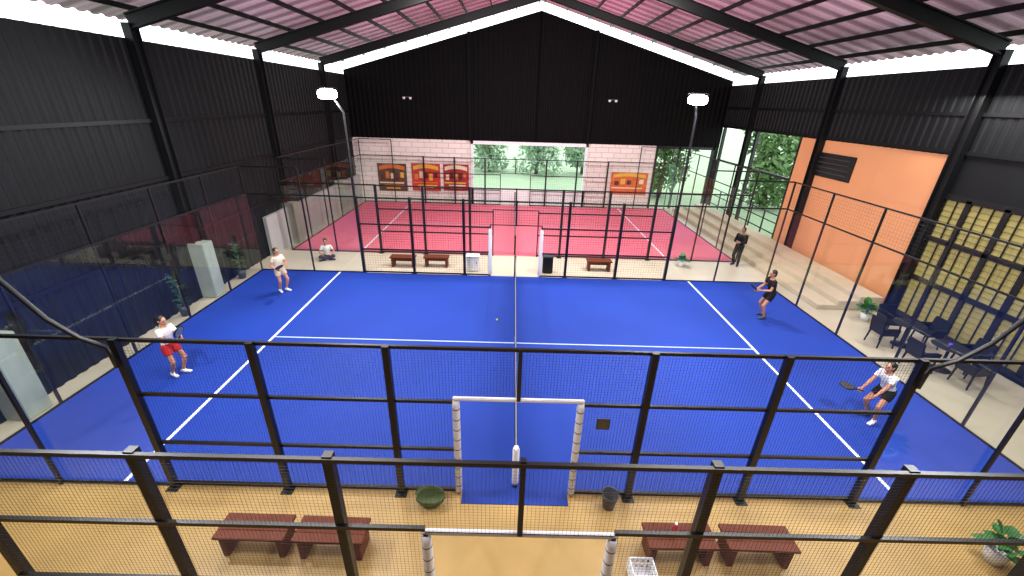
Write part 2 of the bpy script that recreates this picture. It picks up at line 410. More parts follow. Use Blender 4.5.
for sgn,X in ((-1,XL+.06),(1,XR-.06)):
    for z in ((2.2,4.0,5.6) if sgn<0 else (ZO+.1,6.4)):
        b = MB(); b.box((X,(YN+YB)/2,z),(.06,YB-YN,.1)); struct(b.build('trim_girt', m_steel),'horizontal steel rail on the %s wall at %.1f metres' % ('left' if sgn<0 else 'right', z),'rail')
for px in (470,590):
    x = ony(px,110,YB).x
    b = MB(); zt = zline(x)-.1; b.box((x,YB-.12,(zt+ZB)/2),(.2,.2,zt-ZB)); struct(b.build('trim_gable_post', m_gable),'dark post on the black gable %s of the middle' % ('left' if px<512 else 'right'),'column')

# ------------------------------------------------------------------ courts
def court(Y, m, colour, sill=False):
    r = thing('court_floor', '%s artificial turf floor of a padel court with white lines' % colour, 'court floor', (0,Y+5,0), kind='structure')
    b = MB(); b.box((0,0,.006),(20,10,.012)); b.build('turf', m, r)
    if sill: b = MB(); b.box((0,-5.13,.006),(1.86,.26,.012)); b.build('threshold', m, r)
    for x in (-6.95,6.95):
        b = MB(); b.box((x,0,.013),(.07,9.96,.003)); b.build('service_line', m_line, r)
    b = MB(); b.box((0,0,.013),(13.83,.05,.003)); b.build('centre_line', m_line2, r)
YP = 12.45
court(0, m_blue, 'deep blue', True); court(YP, m_pink, 'pink red')

def wiremesh(b, x0,x1,z0,z1,sp,r):
    nx = max(1,round((x1-x0)/sp)); nz = max(1,round((z1-z0)/sp))
    for i in range(nx+1): x = x0+(x1-x0)*i/nx; b.wire((x,0,z0),(x,0,z1),r)
    for j in range(nz+1): z = z0+(z1-z0)*j/nz; b.wire((x0,0,z),(x1,0,z),r)
def side_fence(Y, out, label, sp, r, pads=2, DX=.99, HD=2.08):
    t = thing('court_fence', label, 'fence', (0,Y,0))
    for X in (-6,-4,-2,2,4,6):
        b = MB(); b.box((X,out*.055,1.52),(.1,.09,3.04)); b.box((X,out*.07,.008),(.2,.2,.016)); b.build('post', m_black, t)
    b = MB(); b.box((0,out*.04,(3.04+HD)/2),(.06,.06,3.04-HD)); b.build('centre_post', m_black, t)
    for z in (3.0,2.0,1.0,.06):
        for x0,x1 in ((-6,-DX),(DX,6)) if z < 2.5 else ((-6,6),):
            b = MB(); b.box(((x0+x1)/2,out*.012,z),(x1-x0,.045,.05)); b.build('rail', m_black, t)
    for x0,x1,z0,z1 in ((-6,-4,.05,3),(-4,-2,.05,3),(-2,-DX,.05,3),(DX,2,.05,3),(2,4,.05,3),(4,6,.05,3),(-DX,DX,HD+.04,3)):
        b = MB(); wiremesh(b,x0,x1,z0,z1,sp,r); b.build('wire_mesh', m_wire, t, merge=False)
    b = MB(); b.box((0,out*.03,HD+.02),(2*DX,.03,.03)); b.build('lintel', m_black, t)
    for sx in (-1,1):
        b = MB(); b.box((sx*DX,out*.03,HD/2),(.05,.05,HD)); b.build('door_jamb', m_black, t)
        if pads:
            rr = .062 if pads == 2 else .075; zt = HD-.03 if pads == 2 else 1.95
            b = MB(); b.etube([(sx*DX,out*.04,z) for z in (.05,.1,1.0,zt-.1,zt)],[.05,rr,rr,rr,.05],[.05,rr,rr,rr,.05],n=14); p = b.build('jamb_pad', m_padz if pads == 2 else m_white, t, smooth=True)
    if pads == 2:
        b = MB(); b.box((0,out*.04,HD+.01),(2*DX+.1,.06,.06)); b.build('lintel_pad', m_white, t, bev=.012)
    return t
side_fence(0, -1, 'near black mesh fence of the blue court with a white padded doorway', .05, .0022)
side_fence(10, 1, 'far black mesh fence of the blue court, in front of the pink court', .1, .003, 1)
side_fence(YP, -1, 'near black mesh fence of the pink court, behind the far benches', .1, .003, 0)
side_fence(YP+10, 1, 'farthest black mesh fence behind the pink court', .12, .003, 0)
side_fence(Y2, 1, 'closest black mesh fence at the bottom of the view', .045, .0016, 2, 1.06, 1.9)

def glass_end(sgn, Y, label):
    t = thing('glass_wall', label, 'glass wall', (sgn*10,Y+5,0))
    for k in range(5):
        b = MB(); b.box((0,-4+2*k,1.52),(.012,1.985,2.98)); b.build('glass_panel', m_glass, t)
    for sy in (-1,1):
        for k in range(2):
            b = MB(); b.box((-sgn*(1+2*k),sy*5,1.52),(1.985,.012,2.98)); b.build('glass_panel', m_glass, t)
        b = MB(); b.box((-sgn*2,sy*5.03,3.02),(4,.045,.05)); b.build('rail', m_black, t)
        b = MB(); b.box((-sgn*1,sy*5.03,4.0),(2,.045,.05)); b.build('rail', m_black, t)
        b = MB(); b.box((-sgn*2,sy*5.05,2.0),(.05,.05,4.0)); b.build('post', m_black, t)
        b = MB(); b.box((-sgn*2,sy*5.02,.02),(4,.05,.04)); b.build('base_rail', m_black, t)
    for k in range(6):
        b = MB(); b.box((sgn*.05,-5+2*k,2.0),(.05,.045,4.0)); b.build('post', m_black, t)
    for z in (3.03,4.0,.02):
        b = MB(); b.box((sgn*.03,0,z),(.04,10.06,.04)); b.build('rail', m_black, t)
    b = MB()
    for i in range(101): y=-5+.1*i; b.wire((sgn*.03,y,3.05),(sgn*.03,y,4),.0018)
    for j in range(10): z=3.05+.1*j; b.wire((sgn*.03,-5,z),(sgn*.03,5,z),.0018)
    b.build('wire_mesh', m_wire, t, merge=False)
    return t
glass_end(-1,0,'glass end wall on the left of the blue court'); glass_end(1,0,'glass end wall on the right of the blue court')
glass_end(-1,YP,'glass end wall on the left of the pink court'); glass_end(1,YP,'glass end wall on the right of the pink court')

def net(Y, label, sp, pad):
    t = thing('court_net', label, 'net', (0,Y+5,.012))
    b = MB()
    n = int(9.7/sp)
    for i in range(n+1): y=-4.85+9.7*i/n; b.wire((0,y,.03),(0,y,.86),.007)
    for j in range(int(.83/sp)+1): b.wire((0,-4.85,.03+j*sp),(0,4.85,.03+j*sp),.007)
    b.build('net_mesh', m_net, t, merge=False)
    b = MB(); b.box((0,0,.88),(.022,9.7,.025)); b.build('net_tape', m_tape, t)
    b = MB(); b.box((0,0,.84),(.05,9.7,.05)); b.build('top_band', m_net, t)
    b = MB(); b.box((0,0,.42),(.02,.05,.84)); b.build('centre_strap', m_white, t)
    for sy in (-1,1):
        b = MB(); b.box((0,sy*4.88,.46),(.08,.08,.92)); p = b.build('net_post', m_black, t)
        if pad and sy < 0:
            b = MB(); b.etube([(0,sy*4.88,z) for z in (.06,.12,.5,.88,.94)],[.05,.06,.06,.06,.04],[.05,.06,.06,.06,.04]); b.build('post_pad', m_white, p, smooth=True)
net(0,'black net with pale top tape across the blue court',.05,True); net(YP,'black net with pale top tape across the pink court',.12,False)

# floodlights
def flood(x, y, pts, head, aim, label, pr=.045):
    t = thing('floodlight', label, 'floodlight', (x,y,0))
    b = MB(); b.tube([V(p)-V((x,y,0)) for p in pts], pr, 10); b.build('pole', m_black, t, smooth=True)
    h = V(head)-V((x,y,0)); d = (V(aim)-V(head)).normalized(); q = d.to_track_quat('-Z','Y').to_matrix()
    b = MB(); b.box(h,(.66,.42,.1),q); hd = b.build('lamp_head', m_black, t, bev=.03)
    b = MB(); N = 24; rim = [V((.31*math.copysign(abs(math.cos(a))**.6,math.cos(a)),.2*math.copysign(abs(math.sin(a))**.6,math.sin(a)),0)) for a in [2*PI*k/N for k in range(N)]]
    c0 = h+d*.052; b.add([c0+q@p for p in rim]+[c0+d*.04+q@(p*.75) for p in rim],[(k,(k+1)%N,N+(k+1)%N,N+k) for k in range(N)]+[tuple(range(N,2*N))]); b.build('lens', m_lens, hd)
    l = bpy.data.lights.new('floodlight_lamp','AREA'); l.shape='RECTANGLE'; l.size=.5; l.size_y=.3; l.energy=450; l.color=(.93,.97,1)
    o = bpy.data.objects.new('floodlight_lamp', l); COL.objects.link(o); o.location = V(head)+d*.12; o.rotation_euler = d.to_track_quat('-Z','Y').to_euler()
for s_,nm in ((-1,'left'),(1,'right')):
    px = (327,93) if s_<0 else (698,99)
    hp = ony(*px, 10.1)
    flood(s_*6.12,10.3,[(s_*6.12,10.3,0),(s_*6.12,10.3,3),(s_*6.12,10.3,hp.z-.6),(hp.x,10.26,hp.z+.05)],(hp.x,10.1,hp.z),(s_*2.5,3.0,0),'bright floodlight on a thin pole at the far %s of the blue court' % nm)
    flood(s_*6,-.15,[(s_*6,-.15,2.6),(s_*6.03,-.15,2.95),(s_*6.35,-.16,3.1),(s_*6.7,-.16,3.4),(s_*7.05,-.18,4.0),(s_*7.3,-.18,5.0),(s_*7.35,-.15,6.4)],(s_*7.3,-.05,6.4),(s_*3,6,0),'curved black floodlight arm rising from the near fence on the %s' % nm,.034)

# ------------------------------------------------------------------ furniture
def make_bench(label, loc, rz=0, group=None):
    t = thing('bench', label, 'bench', loc, rz, group)
    for k in range(3):
        b = MB(); b.box((0,-.14+.14*k,.42),(1.04,.137,.05)); b.build('seat_plank', m_wood, t, bev=.004)
    for sx in (-1,1):
        b = MB(); b.box((sx*.42,0,.2),(.09,.36,.4)); b.build('leg', m_wood, t, bev=.006)
    b = MB(); b.box((0,0,.3),(.8,.05,.14)); b.build('stretcher', m_wood, t)
    return t
bs = [((257,553),'brown wooden bench in the near aisle, leftmost of four'),((333,556),'brown wooden bench in the near aisle, second from left'),
      ((677,562),'brown wooden bench with a red bottle on it in the near aisle'),((755,564),'brown wooden bench in the near aisle nearest the corner plant')]
b0 = None; benches = []
for p,lab in bs:
    g = onz(*p); loc = (g.x, g.y+.12, 0)
    if b0 is None: b0 = make_bench(lab, loc, 0, 'benches in the near aisle'); o = b0
    else: o = copy_tree(b0); o.location = loc; o['label'] = lab
    o.rotation_euler.z = random.uniform(-.02,.02); benches.append(o)
for p,lab in [((404,266),'far bench left of the white doorway, outer one'),((437,266),'far bench left of the white doorway, inner one'),((598,270),'far bench right of the white doorway')]:
    g = onz(*p); o = copy_tree(b0); o.location = (g.x,min(max(g.y,10.6),12.0),0); o.rotation_euler.z = 0; o['label']='brown wooden '+lab; o['group']='benches in the far aisle'
# bottle on bench
bl = benches[2].location
t = thing('bottle','red bottle standing on the near aisle bench','bottle',(bl.x-.1,bl.y,.446))
b = MB(); b.lathe([(0,0),(.04,0),(.042,.02),(.042,.15),(.03,.19),(.018,.21),(.018,.235),(0,.235)],n=18); b.build('body', m_red, t, smooth=True)
b = MB(); b.lathe([(0,.236),(.021,.236),(.021,.262),(0,.262)],n=14); b.build('cap', m_white, t)
# white perforated crate
g = onz(645,570); t = thing('crate','small white slatted plastic crate beside the right bench','crate',(g.x-.1,bl.y-.37,0))
for z in (.02,.13,.25):
    b = MB()
    for s_ in (-1,1): b.box((0,s_*.13,z),(.36,.016,.04)); b.box((s_*.17,0,z),(.016,.27,.04))
    b.build('hoop', m_white, t)
for s_ in (-1,1):
    for i in range(5):
        b = MB(); b.box((-.16+.08*i,s_*.13,.13),(.035,.012,.25)); b.build('slat', m_white, t)
    for i in range(4):
        b = MB(); b.box((s_*.17,-.12+.08*i,.13),(.012,.035,.25)); b.build('slat', m_white, t)
b = MB(); b.box((0,0,.012),(.33,.25,.012)); b.build('base', m_white, t)
# bucket and basket
g = onz(606,497); t = thing('bucket','dark grey waste bucket outside the near fence','bucket',(g.x,-.24,0))
b = MB(); b.lathe([(0,.0),(.10,0),(.14,.3),(.15,.31),(.13,.3),(.095,.02),(0,.02)],n=22); b.build('body', m_grey, t, smooth=True)
b = MB(); b.tube([(.14*math.cos(a),0,.3+.1*math.sin(a)) for a in np.linspace(0,PI,9)],.006,6); b.build('handle', m_black, t)
g = onz(433,493); t = thing('basket','olive green oval basket at the foot of the near fence','basket',(g.x,-.26,0)); t.scale = (.8,.8,1.05)
b = MB(); b.lathe([(0,0),(.2,0),(.3,.12),(.31,.2),(.295,.2),(.285,.12),(.19,.015),(0,.015)],n=28,sy=.7); b.build('bowl', m_oliveb, t, smooth=True)
for k in range(14):
    a = 2*PI*k/14; b = MB(); b.tube([(.2*math.cos(a),.14*math.sin(a),.005),(.305*math.cos(a),.213*math.sin(a),.12),(.315*math.cos(a),.22*math.sin(a),.205)],.008,6)
    b.build('rib', m_leafd, t)
b = MB(); b.tube([(.31*math.cos(a),0,.2+.2*math.sin(a)) for a in np.linspace(0,PI,11)],.012,8); b.build('handle', m_oliveb, t)
# plaque on mesh
g = ony(603,424,-.03); t = thing('sign_board','small square dark plaque fixed to the near fence mesh','sign',(g.x,-.03,g.z))
b = MB(); b.box((0,-.005,0),(.22,.012,.22)); b.build('plate', m_grey, t); b = MB(); b.box((0,-.013,0),(.17,.004,.17)); b.build('face', mat('brass_face',(84,74,50),.4), t)

def leafplant(label, loc, n, L, m, potc=m_pot, potr=.16, poth=.28, wide=.12, tall=0):
    t = thing('potted_plant', label, 'plant', loc)
    b = MB(); b.lathe([(0,0),(potr*.7,0),(potr,poth),(potr*.97,poth),(potr*.85,poth-.03),(0,poth-.03)],n=22); b.build('pot', potc, t, smooth=True)
    if tall:
        b = MB(); b.tube([(0,0,poth-.04),(.02,0,poth+tall*.5),(0,.02,poth+tall)],[.022,.018,.01],8); b.build('stem', m_bark, t, smooth=True)
    b = MB()
    for k in range(n):
        a = k*2.4+random.uniform(-.3,.3); up = random.uniform(.35,1.0); ln = L*random.uniform(.65,1.05); zb = poth-.04+tall*(k+.5)/n
        d = V((math.cos(a),math.sin(a),0)); sd = V((-d.y,d.x,0)); pts = []
        for i in range(7):
            q = i/6; rr = ln*q*(1.15-up*.75); zz = zb+ln*(q*up*1.1-.38*q*q*(1.1-up*.5))
            wd = 0.006 if q < .35 else wide*math.sin(PI*min(1,(q-.3)/.7)**.8)*.9+.004
            pts.append((d*rr+V((0,0,zz)), wd))
        vs = []; 
        for p,wd in pts: vs += [p-sd*wd+V((0,0,wd*.25)), p, p+sd*wd+V((0,0,wd*.25))]
        fs = []
        for i in range(6): fs += [(3*i,3*i+1,3*i+4,3*i+3),(3*i+1,3*i+2,3*i+5,3*i+4)]
        b.add(vs,fs)
    b.build('foliage', m, t, smooth=True, merge=False)
    return t
ya,yb_ = YO0-.2, YB-.6
g = onz(993,568); leafplant('broad leaved green plant in a white pot at the near right corner',(g.x+.1,g.y+.12,0),18,.46,m_leaf,tall=.2,wide=.1)
g = onz(886,312); leafplant('bushy green plant in a white pot by the black chairs',(min(max(g.x,10.8),XR-1.4),ya-.75,0),26,.55,m_leaf,tall=.15)
g = onz(680,266); leafplant('small green plant in the far aisle beside the far fence',(g.x,max(min(g.y,11.7),10.7),0),16,.45,m_leaf)
XA = (XL-10)/2
for i,yy in enumerate((FY0-1.5,FY0+1.5)):
    leafplant(['tall dark plant behind the left glass in front of the concrete pedestal','tall dark plant behind the left glass beyond the concrete pedestal'][i],(XA+(.03,-.0)[i],yy,0),34,.33,m_leafd,m_grey,.16,.34,.08,.95)

# chairs / tables right
def make_chair(label, loc, rz, group):
    t = thing('armchair', label, 'chair', loc, rz, group)
    b = MB(); b.box((0,0,.43),(.5,.48,.05)); b.build('seat', m_black2, t, bev=.015)
    b = MB(); b.box((0,-.25,.66),(.5,.05,.48),Matrix.Rotation(.18,3,'X')); b.build('backrest', m_black2, t, bev=.015)
    for sx in (-1,1):
        for sy in (-1,1):
            b = MB(); b.tube([(sx*.21,sy*.2,.42),(sx*.24,sy*.23,0.0)],[.028,.02],8); b.build('leg', m_black2, t)
        b = MB(); b.tube([(sx*.25,-.24,.64),(sx*.27,.1,.65),(sx*.27,.2,.62),(sx*.24,.21,.43)],.026,8); b.build('armrest', m_black2, t, smooth=True)
        b = MB(); b.box((sx*.25,-.02,.53),(.02,.4,.18)); b.build('side_panel', m_black2, t)
    return t
def make_table(label, loc, group):
    t = thing('cafe_table', label, 'table', loc, 0, group)
    b = MB(); b.lathe([(0,.71),(.38,.71),(.4,.725),(.38,.74),(0,.74)],n=28); b.build('tabletop', m_black2, t)
    b = MB(); b.lathe([(0,0),(.24,0),(.24,.02),(.05,.05),(.035,.08),(.035,.71),(0,.71)],n=20); b.build('pedestal', m_black2, t, smooth=True)
    return t
tp = [onz(905,342), onz(945,364)]
tb = None
ch = None
cl = [['black armchair behind the farther black table','black armchair left of the farther black table','black armchair right of the farther black table'],
      ['black armchair right of the nearer black table','black armchair left of the nearer black table','black armchair in front of the nearer black table']]
for i,g in enumerate(tp):
    gx = min(max(g.x,11.4),XR-1.5); gy = min(g.y, ya-2.3) if i == 0 else gy-1.25
    lab = ['round black table by the louvre window, farther one','round black table by the louvre window, nearer one with an added purple cup'][i]
    if tb is None: tb = make_table(lab,(gx,gy,0),'black tables by the louvre window'); o = tb
    else: o = copy_tree(tb); o.location = (gx,gy,0); o['label'] = lab
    for j,a in enumerate(((85,180,0),(0,180,275))[i]):
        a = math.radians(a); loc = (gx+.67*math.cos(a), gy+.67*math.sin(a), 0); rz = a+PI/2
        if ch is None: ch = make_chair(cl[i][j], loc, rz, 'black armchairs by the louvre window')
        else: o = copy_tree(ch); o.location = loc; o.rotation_euler.z = rz; o['label'] = cl[i][j]
    if i == 1:
        t = thing('cup','added purple cup in place of a glow on the nearer black table','cup',(gx-.1,gy-.05,.741)); b = MB(); b.lathe([(0,0),(.035,0),(.045,.11),(.04,.11),(.031,.01),(0,.01)],n=18); b.build('body', mat('purple_glow_colour',(90,60,190),.3), t, smooth=True)  # cup put in for a purple glow on the table

# bleacher steps along the right wall
t = thing('bleacher','pale tan tiered steps along the orange wall','steps',(XR-.3,(ya+yb_)/2,0))
ly = yb_-ya
for i,(wd,h) in enumerate(((2.2,.17),(1.5,.34),(.8,.51))):
    b = MB(); b.box((-wd/2 if i==2 else -(wd-.35),0,h/2),(wd if i==2 else .7,ly,h)); b.build('tier', m_step, t, bev=.01)
# score board
p0 = onx(816,151,XR); p1 = onx(849,183,XR)
t = thing('wall_board','dark framed board with pale lines on the orange wall','board',(XR-.01,(p0.y+p1.y)/2,(p0.z+p1.z)/2))
hy = abs(p0.y-p1.y)/2; hz = abs(p0.z-p1.z)/2
b = MB(); b.box((-.02,0,0),(.04,2*hy,2*hz)); b.build('panel', m_black, t)
for k in range(4):
    b = MB(); b.box((-.043,0,-hz*.6+hz*.4*k),(.004,2*hy*.8,.03)); b.build('board_line', m_grey, t)
# posters
PC = [((377,163),(408,191),(84,62,40)),((411,163),(441,191),(190,50,40)),((443,164),(469,191),(160,40,46)),((612,172),(645,195),(214,96,40))]
PL = ['dark brown and orange banner on the back wall, leftmost of three','red and yellow banner on the back wall, middle of three','dark red banner on the back wall, rightmost of three','orange and yellow banner right of the bright opening']
m_yel = mat('banner_yellow',(226,176,60),.5); m_cream = mat('banner_cream',(232,214,180),.5); m_dred = mat('banner_dark_red',(90,24,30),.5); m_org = mat('banner_orange',(222,110,40),.5)
for n_,((a,c_,col),lab) in enumerate(zip(PC,PL)):
    p0 = ony(*a,YB-.05); p1 = ony(*c_,YB-.05); w_=p1.x-p0.x; h_=p0.z-p1.z
    t = thing('banner',lab,'banner',((p0.x+p1.x)/2,YB-.05,(p0.z+p1.z)/2))
    b = MB(); b.box((0,0,0),(w_,.03,h_)); b.build('sheet', mat('banner_sheet',col,.5,var=.6,scale=5), t)
    b = MB()                                             # curved title ribbon
    vs = []
    for k in range(13):
        x = (-.44+.88*k/12)*w_; zc = h_*(.30+.1*math.cos((k-6)/6*1.3)); vs += [(x,-.02,zc-h_*.07),(x,-.02,zc+h_*.07)]
    b.add(vs,[(2*k,2*k+2,2*k+3,2*k+1) for k in range(12)]); b.build('title_ribbon', (m_org,m_yel,m_cream,m_yel)[n_], t, merge=False)
    for k in range(5):
        b = MB(); b.box((((k-2)*.17)*w_,-.021,h_*(.05+.04*((k*2)%3-1))),(w_*.12,.006,h_*(.2+.05*(k%2)))); b.build('picture', (m_dred,m_org,m_cream,m_dred,m_yel)[(k+n_)%5], t)
    for k in range(3):
        b = MB(); b.box((w_*.04*((k*2)%3-1),-.02,-h_*(.2+.1*k)),(w_*(.85-.18*k),.006,h_*.05)); b.build('stripe', (m_cream,m_org,m_yel)[(k+n_)%3], t)
# gable lamps
for i,px in enumerate(((407,97),(613,100))):
    g = ony(px[0],px[1],YB-.12); t = thing('wall_lamp','small twin lamp on the black gable wall %s of the ridge' % ('left','right')[i],'lamp',(g.x,YB-.06,g.z))
    b = MB(); b.box((0,.0,0),(.5,.08,.06)); b.build('bracket', m_grey, t)
    for s_ in (-1,1):
        b = MB(); b.lathe([(0,0),(.06,0),(.1,.12),(0,.12)],(s_*.2,-.08,-.12),14); b.build('lamp_shade', m_white, t)
# white bin and black bin in far aisle
g = onz(472,274); t = thing('cabinet','small white cabinet beside the far doorway','cabinet',(g.x,min(max(g.y,10.6),11.6),0))
b = MB(); b.box((0,0,.33),(.5,.38,.58)); b.build('body', m_white, t, bev=.01); b = MB(); b.box((0,0,.64),(.55,.42,.04)); b.build('top', m_pot, t, bev=.008)
b = MB(); b.box((0,-.2,.35),(.42,.02,.46)); d_=b.build('door', m_pot, t); b = MB(); b.box((.16,-.22,.4),(.02,.02,.1)); b.build('handle', m_grey, d_)
g = onz(548,277); t = thing('trash_bin','black lidded bin beside the far doorway','bin',(g.x,min(max(g.y,10.6),11.6),0))
b = MB(); b.box((0,0,.34),(.4,.38,.68)); b.build('body', m_black2, t, bev=.03); b = MB(); b.box((0,0,.71),(.44,.42,.06)); b.build('lid', m_grey, t, bev=.02)
# ball
g = onz(497,321); b = MB(); b.ell((0,0,0),(.034,.034,.034),nu=20,nv=14); o = b.build('ball', m_ball, smooth=True); o.location = (g.x,g.y,.012+.034); tag(o,'yellow ball on the blue court just left of the net','ball')

# ------------------------------------------------------------------ people
def ik(a, t, l1, l2, pole):
    a,t,pole = V(a),V(t),V(pole); d = t-a; L = min(d.length,(l1+l2)*.998); dr = d.normalized()
    a1 = (l1*l1-l2*l2+L*L)/(2*L); h = math.sqrt(max(0,l1*l1-a1*a1))
    pp = pole-dr*pole.dot(dr); pp.normalize()
    return a+dr*a1+pp*h, a+dr*L
def hand(b, w, d, l, n, curl):
    b.etube([w-d*.01,w+d*.03,w+d*.085,w+d*.095],[.024,.034,.038,.03],[.018,.017,.014,.01],l,12)
    for i in range(4):
        p = w+d*.085+l*(.028-.0185*i); sc = (.95,1.05,1.0,.8)[i]; a = 0
        pts = [p-d*.02,p]
        for s_,k in ((.042,.5),(.028,1.15),(.022,1.75)):
            a = curl*k; p = p+(d*math.cos(a)+n*math.sin(a))*s_*sc; pts.append(p)
        b.tube(pts,[.0095,.0095,.009,.0085,.007],8)
    p = w+d*.025+l*.028
    q1 = p+(l*.6+d*.65+n*.25).normalized()*.04; q2 = q1+(l*.15+d*.7+n*(.3+.3*curl)).normalized()*.03; q3 = q2+(d*.7+n*(.3+.4*curl)-l*.1*curl).normalized()*.024
    b.tube([p,q1,q2,q3],[.013,.011,.01,.008],8)
def make_racket(label, pos, dirv, facing, colour, group):
    t = thing('racket', label, 'racket', pos, 0, group)
    z = V(dirv).normalized(); x = V(facing); x = (x-z*x.dot(z)).normalized(); y = z.cross(x)
    t.rotation_euler = Matrix((x,y,z)).transposed().to_euler()
    mc = mat('racket_face',colour,.4,var=.1)
    b = MB(); b.tube([(0,0,-.07),(0,0,-.06),(0,0,.07)],[.018,.016,.015],10); b.build('grip', m_black, t, smooth=True)
    N = 28; b = MB(); out = []
    for k in range(N):
        a = 2*PI*k/N; out.append((.125*math.cos(a)*(1-.12*max(0,-math.sin(a))), .25+.135*math.sin(a)))
    vs = [(p[0],.014,p[1]) for p in out]+[(p[0],-.014,p[1]) for p in out]
    b.add(vs,[tuple(range(N)),tuple(reversed(range(N,2*N)))]+[(k,(k+1)%N,N+(k+1)%N,N+k) for k in range(N)]); face = b.build('face', mc, t)
    b = MB(); b.tube([(p[0],0,p[1]) for p in out+out[:2]],.017,8); b.build('frame', m_black, t, smooth=True)
    b = MB(); 
    for s_ in (-1,1): b.tube([(s_*.008,0,.06),(s_*.03,0,.1),(s_*.055,0,.14)],.012,8)
    b.build('throat', m_black, t, smooth=True)
    b = MB()
    for i in range(-3,4):
        for j in range(-3,4):
            if i*i+j*j < 10:
                for s_ in (-1,1): b.box((i*.026,s_*.0145,.255+j*.026),(.011,.002,.011))
    b.build('hole_pattern', m_black, face)
def person(label, loc, rz, pz, skin, top, bottom, shoes, hair, scale=1, long_pants=False, ponytail=True, women=True, racket=None, sleeves=.55):
    t = thing('person', label, 'person', loc, rz); t.scale = (scale,)*3
    ms = mat('skin',skin,.55,var=.06); mt = mat('shirt_cloth',top,.8,var=.1,scale=10,bump=.2,bscale=30,spec=.2); mb_ = mat('bottom_cloth',bottom,.8,var=.1,scale=10,spec=.2)
    mh = mat('hair',hair,.5,var=.3,scale=30); msh = mat('shoe',shoes,.5)
    ln = pz.get('lean',0); u = V((pz.get('side',0),math.sin(ln),math.cos(ln))).normalized(); X = V((1,0,0)); P = V((0,pz.get('py',0),pz['hipz']))
    sw = .155 if women else .18
    nb = P+u*.49; hu = (u*.5+V((0,0,.5))).normalized(); hc = nb+hu*.17+V((0,math.sin(ln)*.02,0))
    yw = pz.get('hyaw',0); pt_ = pz.get('hpitch',0)
    hy = V((math.sin(yw)*math.cos(pt_),math.cos(yw)*math.cos(pt_),math.sin(pt_))); hx = hy.cross(V((0,0,1))).normalized(); hz = hx.cross(hy)
    A = Matrix((hx,hy,hz)).transposed()
    def H(x,y,z): return hc+hx*x+hy*y+hz*z
    b = MB()
    tr = [(-.08,.11,.09),(.0,.15,.105),(.14,.122,.09),(.3,.148,.105),(.40,.155,.09),(.455,.11,.07),(.49,.06,.058)]
    if not women: tr = [(a,x*1.08,y*1.05) for a,x,y in tr]
    b.etube([P+u*a for a,_,_ in tr],[x for _,x,_ in tr],[y for _,_,y in tr],X,18)
    b.tube([nb-u*.03,nb+hu*.06,hc-hz*.04],[.058,.05,.05],12)
    b.ell(hc,(.074,.092,.112),A); b.ell(H(0,.028,-.062),(.054,.058,.055),A); b.ell(H(0,.093,-.012),(.012,.02,.022),A); b.ell(H(0,.08,.03),(.05,.014,.012),A)
    for s_ in (-1,1): b.ell(H(s_*.076,-.005,-.005),(.012,.024,.032),A)
    sh = MB(); infl = .014
    sh.etube([P+u*a for a,_,_ in tr[1:6]]+[P+u*.475],[x+infl for _,x,_ in tr[1:6]]+[.075],[y+infl for _,_,y in tr[1:6]]+[.066],X,18)
    pa = MB()
    pa.etube([P-u*.09,P-u*.02,P+u*.07],[.14,.168,.15],[.11,.125,.115],X,18)
    ends = {}
    for s_,kk in ((-1,'L'),(1,'R')):
        S0 = P+u*.43+X*(s_*sw)
        el,wr = ik(S0,pz['wr'+kk],.285,.25,pz.get('elp',V((s_*.6,-.6,-.6))))
        b.cap(S0,el,.046,.037); b.tube([el,el.lerp(wr,.3),wr],[.037,.038,.025],12)
        fd = (wr-el).normalized()
        if racket and kk == 'R':
            l = V(racket['dir']); l = (l-fd*l.dot(fd)*.9).normalized(); l2 = (l-fd*l.dot(fd)).normalized(); n_ = fd.cross(l2)
            if n_.x > 0: n_ = -n_
            hand(b,wr,fd,l2,n_,1.45); ends['R'] = (wr+fd*.07+n_*.03, l2*.93+fd*.36)
        else:
            n_ = V((-s_,.1,-.2)); n_ = (n_-fd*n_.dot(fd)).normalized(); l = fd.cross(n_)*(1)
            if l.dot(V((0,1,.4))) < 0: l = -l
            hand(b,wr,fd,l,n_,.45)
        if sleeves:
            e2 = S0.lerp(el,min(1,sleeves)); sh.ell(S0,(.062,.062,.062)); sh.tube([S0,e2],[.06,.056],14)
            sh.cap(P+u*.40+X*(s_*.08),S0,.075,.058)
            if sleeves > 1: sh.ell(el,(.052,)*3); sh.tube([el,el.lerp(wr,.93)],[.05,.036],14)
        hp = P+X*(s_*.088)-V((0,0,.03)); an = V((*pz['an'+kk],pz.get('anz',.08)))
        kn,an = ik(hp,an,.43,.42,pz.get('knp'+kk,V((s_*.25,1,0))))
        b.cap(hp,kn,.082,.053); b.tube([kn,kn.lerp(an,.3),an.lerp(kn,.15),an],[.053,.054,.034,.036],12); b.ell(kn,(.052,)*3)
        td = V((s_*.22,1,0)).normalized() if 'td'+kk not in pz else V(pz['td'+kk]).normalized()
        f0 = V((an.x,an.y,0))
        b.etube([f0-td*.05+V((0,0,.05)),f0+td*.02+V((0,0,.05)),f0+td*.15+V((0,0,.035))],[.03,.034,.03],[.035,.04,.022],V((td.y,-td.x,0)),10)
        ss = MB(); ss.etube([f0-td*.075+V((0,0,.045)),f0-td*.05+V((0,0,.046)),f0+td*.02+V((0,0,.046)),f0+td*.11+V((0,0,.040)),f0+td*.175+V((0,0,.034)),f0+td*.195+V((0,0,.03))],[.026,.04,.043,.048,.04,.022],[.036,.045,.046,.040,.033,.02],V((td.y,-td.x,0)),14)
        ss.tube([an+V((0,0,-.03)),an+V((0,0,.03))],[.05,.046],12)
        so = ss.blob('shoe', msh, t, .009)
